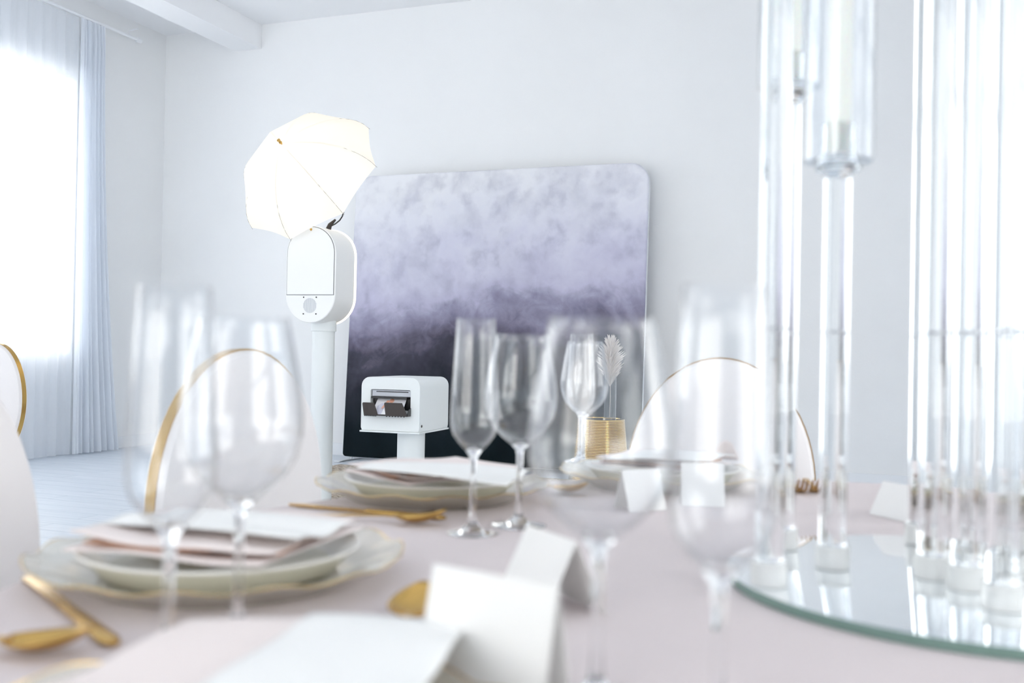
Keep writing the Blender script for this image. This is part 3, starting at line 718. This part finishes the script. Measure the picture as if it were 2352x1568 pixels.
menu([(360, 1640), (960, 1600), (1075, 1432), (715, 1412)], ZS + .013, 'large white menu card at the bottom edge, nearest the viewer', .001, .002, 4)
# napkin folded upright at the far right of the far setting
def standing_fold(px, py, y, lab):
    b0 = at_y(px, py, y); w_ = .022
    t = MB().grid(lambda a, b_: (w_ * (a - .5) * 2 * (1 - .5 * b_), .012 * math.sin(PI * a) * (1 - b_) + .004 * b_, .034 * b_ ** .8 - .01 * abs(a - .5) * b_), 12, 8).build('napkin_fold', M['blush_paper'], solid=.002)
    t.location = b0; return tag(t, lab, 'napkin')
standing_fold(1668, 1056, 1.74, 'upright blush napkin tip at the right of the far setting')

# ------------------------------------------------------------ place cards (tents)
def tent(p, rz, w_=.085, h=.066, sp=.022, lab=''):
    vs = [(-w_ / 2, -sp, .0008), (w_ / 2, -sp, .0008), (w_ / 2, 0, h), (-w_ / 2, 0, h), (-w_ / 2, sp, .0008), (w_ / 2, sp, .0008)]
    t = MB().add(vs, [(0, 1, 2, 3), (3, 2, 5, 4)]).build('place_card', M['paper'], smooth=False, solid=.0009, fix=False)
    t.location = p; t.rotation_euler = (0, 0, rz); return tag(t, lab, 'place card', 'folded white place cards')
tent(Vector((-.0084, .592, TAB)), R(-36), .093, .080, .018, 'white tent place card standing nearest, bottom centre')
tent(at_z(1262, 1395, TAB), R(-62), .082, .062, .030, 'tilted white place card behind the nearest one, end-on to the viewer')
tent(at_z(1612, 1160, TAB), R(-4), .060, .060, .018, 'square white place card behind the right flute')
tent(at_z(1470, 1170, TAB), R(25), .060, .055, .020, 'white place card seen through the big middle wine glass')
tent(at_z(2072, 1190, TAB), R(-70), .075, .045, .022, 'low blush-white place card at the far right of the table, left of the rods')

# ------------------------------------------------------------ cutlery
def cutlery(kind, p0, p1, lab, z=TAB, tip=0.0, grp='gold cutlery'):
    # p0 handle end, p1 head end (world xy)
    d = Vector((p1.x - p0.x, p1.y - p0.y, 0)); L = d.length; a = math.atan2(d.y, d.x)
    t = thing(kind, lab, kind, (p0.x, p0.y, z), a, grp)
    def bar(name, pts, wds, fl): 
        MB().tube(pts, wds, 12, flat=fl, up=(0, 0, 1)).build(name, M['gold'], t)
    if kind == 'knife':
        bar('handle', [(0, 0, .004), (.01, 0, .004), (L * .3, 0, .0042), (L * .48, 0, .004)], [.004, .0075, .0065, .0055], .5)
        MB().prism([(L * .47, .0), (L * .98, .0), (L, .006), (L * .93, .012), (L * .5, .011)], -.0012, .0012, Matrix.Translation((0, .005, .0035)) @ Matrix.Rotation(PI / 2, 4, 'X')).build('blade', M['gold'], t)
    elif kind == 'spoon':
        hb = L - .062
        bar('handle', [(0, 0, .003), (.012, 0, .003), (hb * .5, 0, .006), (hb * .9, 0, .010), (hb + .004, 0, .010)], [.003, .0062, .0035, .003, .0035], .45)
        q = MB(); nu, nv = 18, 12; vs = []
        def sp(a, b_):
            x = a * .064; w_ = .0215 * math.sin(PI * min(1, (a * .94 + .04)) ** .85) ** .7; yy = (b_ - .5) * 2
            return (hb + x, w_ * yy, .0110 - .009 * (1 - yy * yy) * math.sin(PI * a) ** .6 + .011 * a * a)
        q.grid(sp, nu, nv).build('bowl', M['gold'], t, solid=.0012)
    else:
        hb = L - .07
        bar('handle', [(0, 0, .003), (.012, 0, .003), (hb * .6, 0, .006), (hb, 0, .007), (hb + .012, 0, .005)], [.003, .0062, .0035, .003, .005], .45)
        bar('neck', [(hb + .010, 0, .005), (hb + .018, 0, .003), (hb + .028, 0, .0025)], [.005, .0115, .0125], .15)
        for k in range(4):
            y_ = (k - 1.5) * .0068
            bar('tine', [(hb + .026, y_, .0025), (hb + .045, y_, .008), (hb + .070, y_, .026)], [.0026, .0024, .0010], .8)
    return t
Z = TAB
cutlery('knife', at_z(262, 1490, Z), at_z(60, 1334, Z), 'gold knife lying left of the large left setting, handle end blurred')
cutlery('spoon', at_z(-330, 1478, Z), at_z(205, 1512, Z), 'gold spoon at the lower left corner beside the knife')
cutlery('knife', at_z(1022, 1196, Z), at_z(662, 1163, Z), 'gold knife between the left and middle settings')
cutlery('spoon', at_z(650, 1184, Z), at_z(1020, 1211, Z), 'gold spoon between the left and middle settings, bowl towards the flute')
cutlery('spoon', at_z(800, 1620, Z), at_z(972, 1396, Z), 'gold spoon peeking out behind the nearest place card')
cutlery('knife', at_z(1200, 1590, Z), at_z(1020, 1575, Z), 'gold knife tip at the bottom edge below the nearest place card')
cutlery('spoon', at_z(1215, 1122, Z), at_z(1345, 1142, Z), 'small gold spoon seen through the big middle wine glass')
f1 = at_z(1840, 1140, Z); cutlery('fork', f1 + Vector((.035, .20, 0)), f1 + Vector((0, .0, 0)), 'gold fork with upturned tines left of the short candle holder')
f1 = at_z(1884, 1140, Z); cutlery('fork', f1 + Vector((.035, .20, 0)), f1 + Vector((0, .0, 0)), 'gold fork with upturned tines partly behind the short candle holder rod')

# ------------------------------------------------------------ mirror and candle holders
MC = Vector((.437, .925, TAB)); MR = .229
q = MB(); q.m = 0; q.lathe([(0, .0094), (MR - .002, .0094), (MR - .001, .0092)], 128)
q.m = 1; q.lathe([(MR - .001, .0092), (MR, .0082), (MR, .0008), (MR - .001, .0004), (0, .0004)], 128)
mr = q.build('round_mirror', [M['mirror'], M['green']]); mr.location = MC; tag(mr, 'round mirror with a thick green glass edge under the candle holders', 'mirror')
MZ = TAB + .0096
def make_holder(px, py, h, lab, cl, shade=True, candle=True):
    p = at_z(px, py, MZ)
    t = thing('candle_holder', lab, 'candle holder', p, 0, 'clear rod candle holders on the mirror')
    MB().lathe([(0, .0003), (.0155, .0003), (.0162, .001), (.0162, .021), (.0152, .022), (0, .022)], 40).build('base', M['base'], t)
    MB().lathe([(0, .0222), (.0128, .0222), (.0128, .2270), (0, .2270)], 40).build('lower_rod', M['acrylic'], t)
    MB().lathe([(0, .2271), (.0045, .2271), (.0045, .2291), (0, .2291)], 24).build('joint', M['grey'], t)
    MB().lathe([(0, .2292), (.0128, .2292), (.0128, h), (0, h)], 40).build('upper_rod', M['acrylic'], t)
    MB().lathe([(0, h + .0002), (.012, h + .0002), (.021, h + .006), (.022, h + .010), (.018, h + .014), (0, h + .014)], 40).build('bobeche', M['acrylic'], t)
    if True:
        MB().lathe([(0, h + .0142), (.016, h + .0142), (.0165, h + .05), (.0125, h + .05), (.0125, h + .022), (0, h + .022)], 36).build('candle_cup', M['acrylic'], t)
    if shade:
        MB().lathe([(.0168, h + .0145), (.033, h + .0145), (.0335, h + .017), (.0335, h + .30), (.0317, h + .30), (.0317, h + .0165), (.0168, h + .0165)], 48, closed=True).build('glass_shade', M['shade'], t)
    if candle:
        c = thing('taper_candle', 'ivory taper candle in the ' + cl, 'candle', (p.x, p.y, p.z + h + .0225), 0, 'ivory taper candles')
        MB().lathe([(0, 0), (.0118, 0), (.0115, .20), (.0100, .235), (.004, .243), (0, .244)], 28).build('wax', M['wax'], c)
        MB().tube([(0, 0, .243), (.0005, 0, .252)], .0008, 6).build('wick', M['black'], c)
    return t
zC = 1308
hC = (at_y(1930, 404, at_z(1911, 1306, MZ).y).z) - MZ
make_holder(1911, 1303, hC, 'short clear rod candle holder whose glass shade shows at the top of the photo', 'short holder at the top of the photo')
make_holder(1766, 1343, .60, 'clear rod candle holder nearest the left rim of the mirror', 'holder nearest the left mirror rim')
make_holder(1796, 1259, .475, 'clear rod candle holder just behind the one at the left rim of the mirror', 'holder behind the leftmost one')
grp = [(2113, 1246, .72, 'leftmost of the right cluster of rods, at the back'), (2140, 1326, .62, 'front left of the right cluster of rods'), (2219, 1352, .66, 'right cluster, between the two front rods'),
       (2256, 1302, .78, 'middle back of the right cluster of rods'), (2303, 1398, .64, 'thick looking front rod of the right cluster'), (2345, 1262, .70, 'right cluster, at the back by the photo edge'), (2392, 1330, .60, 'right cluster, just cut by the right photo edge')]
for px, py, h, l in grp: make_holder(px, py, h, 'tall clear rod candle holder, ' + l, 'holder, ' + l, False)
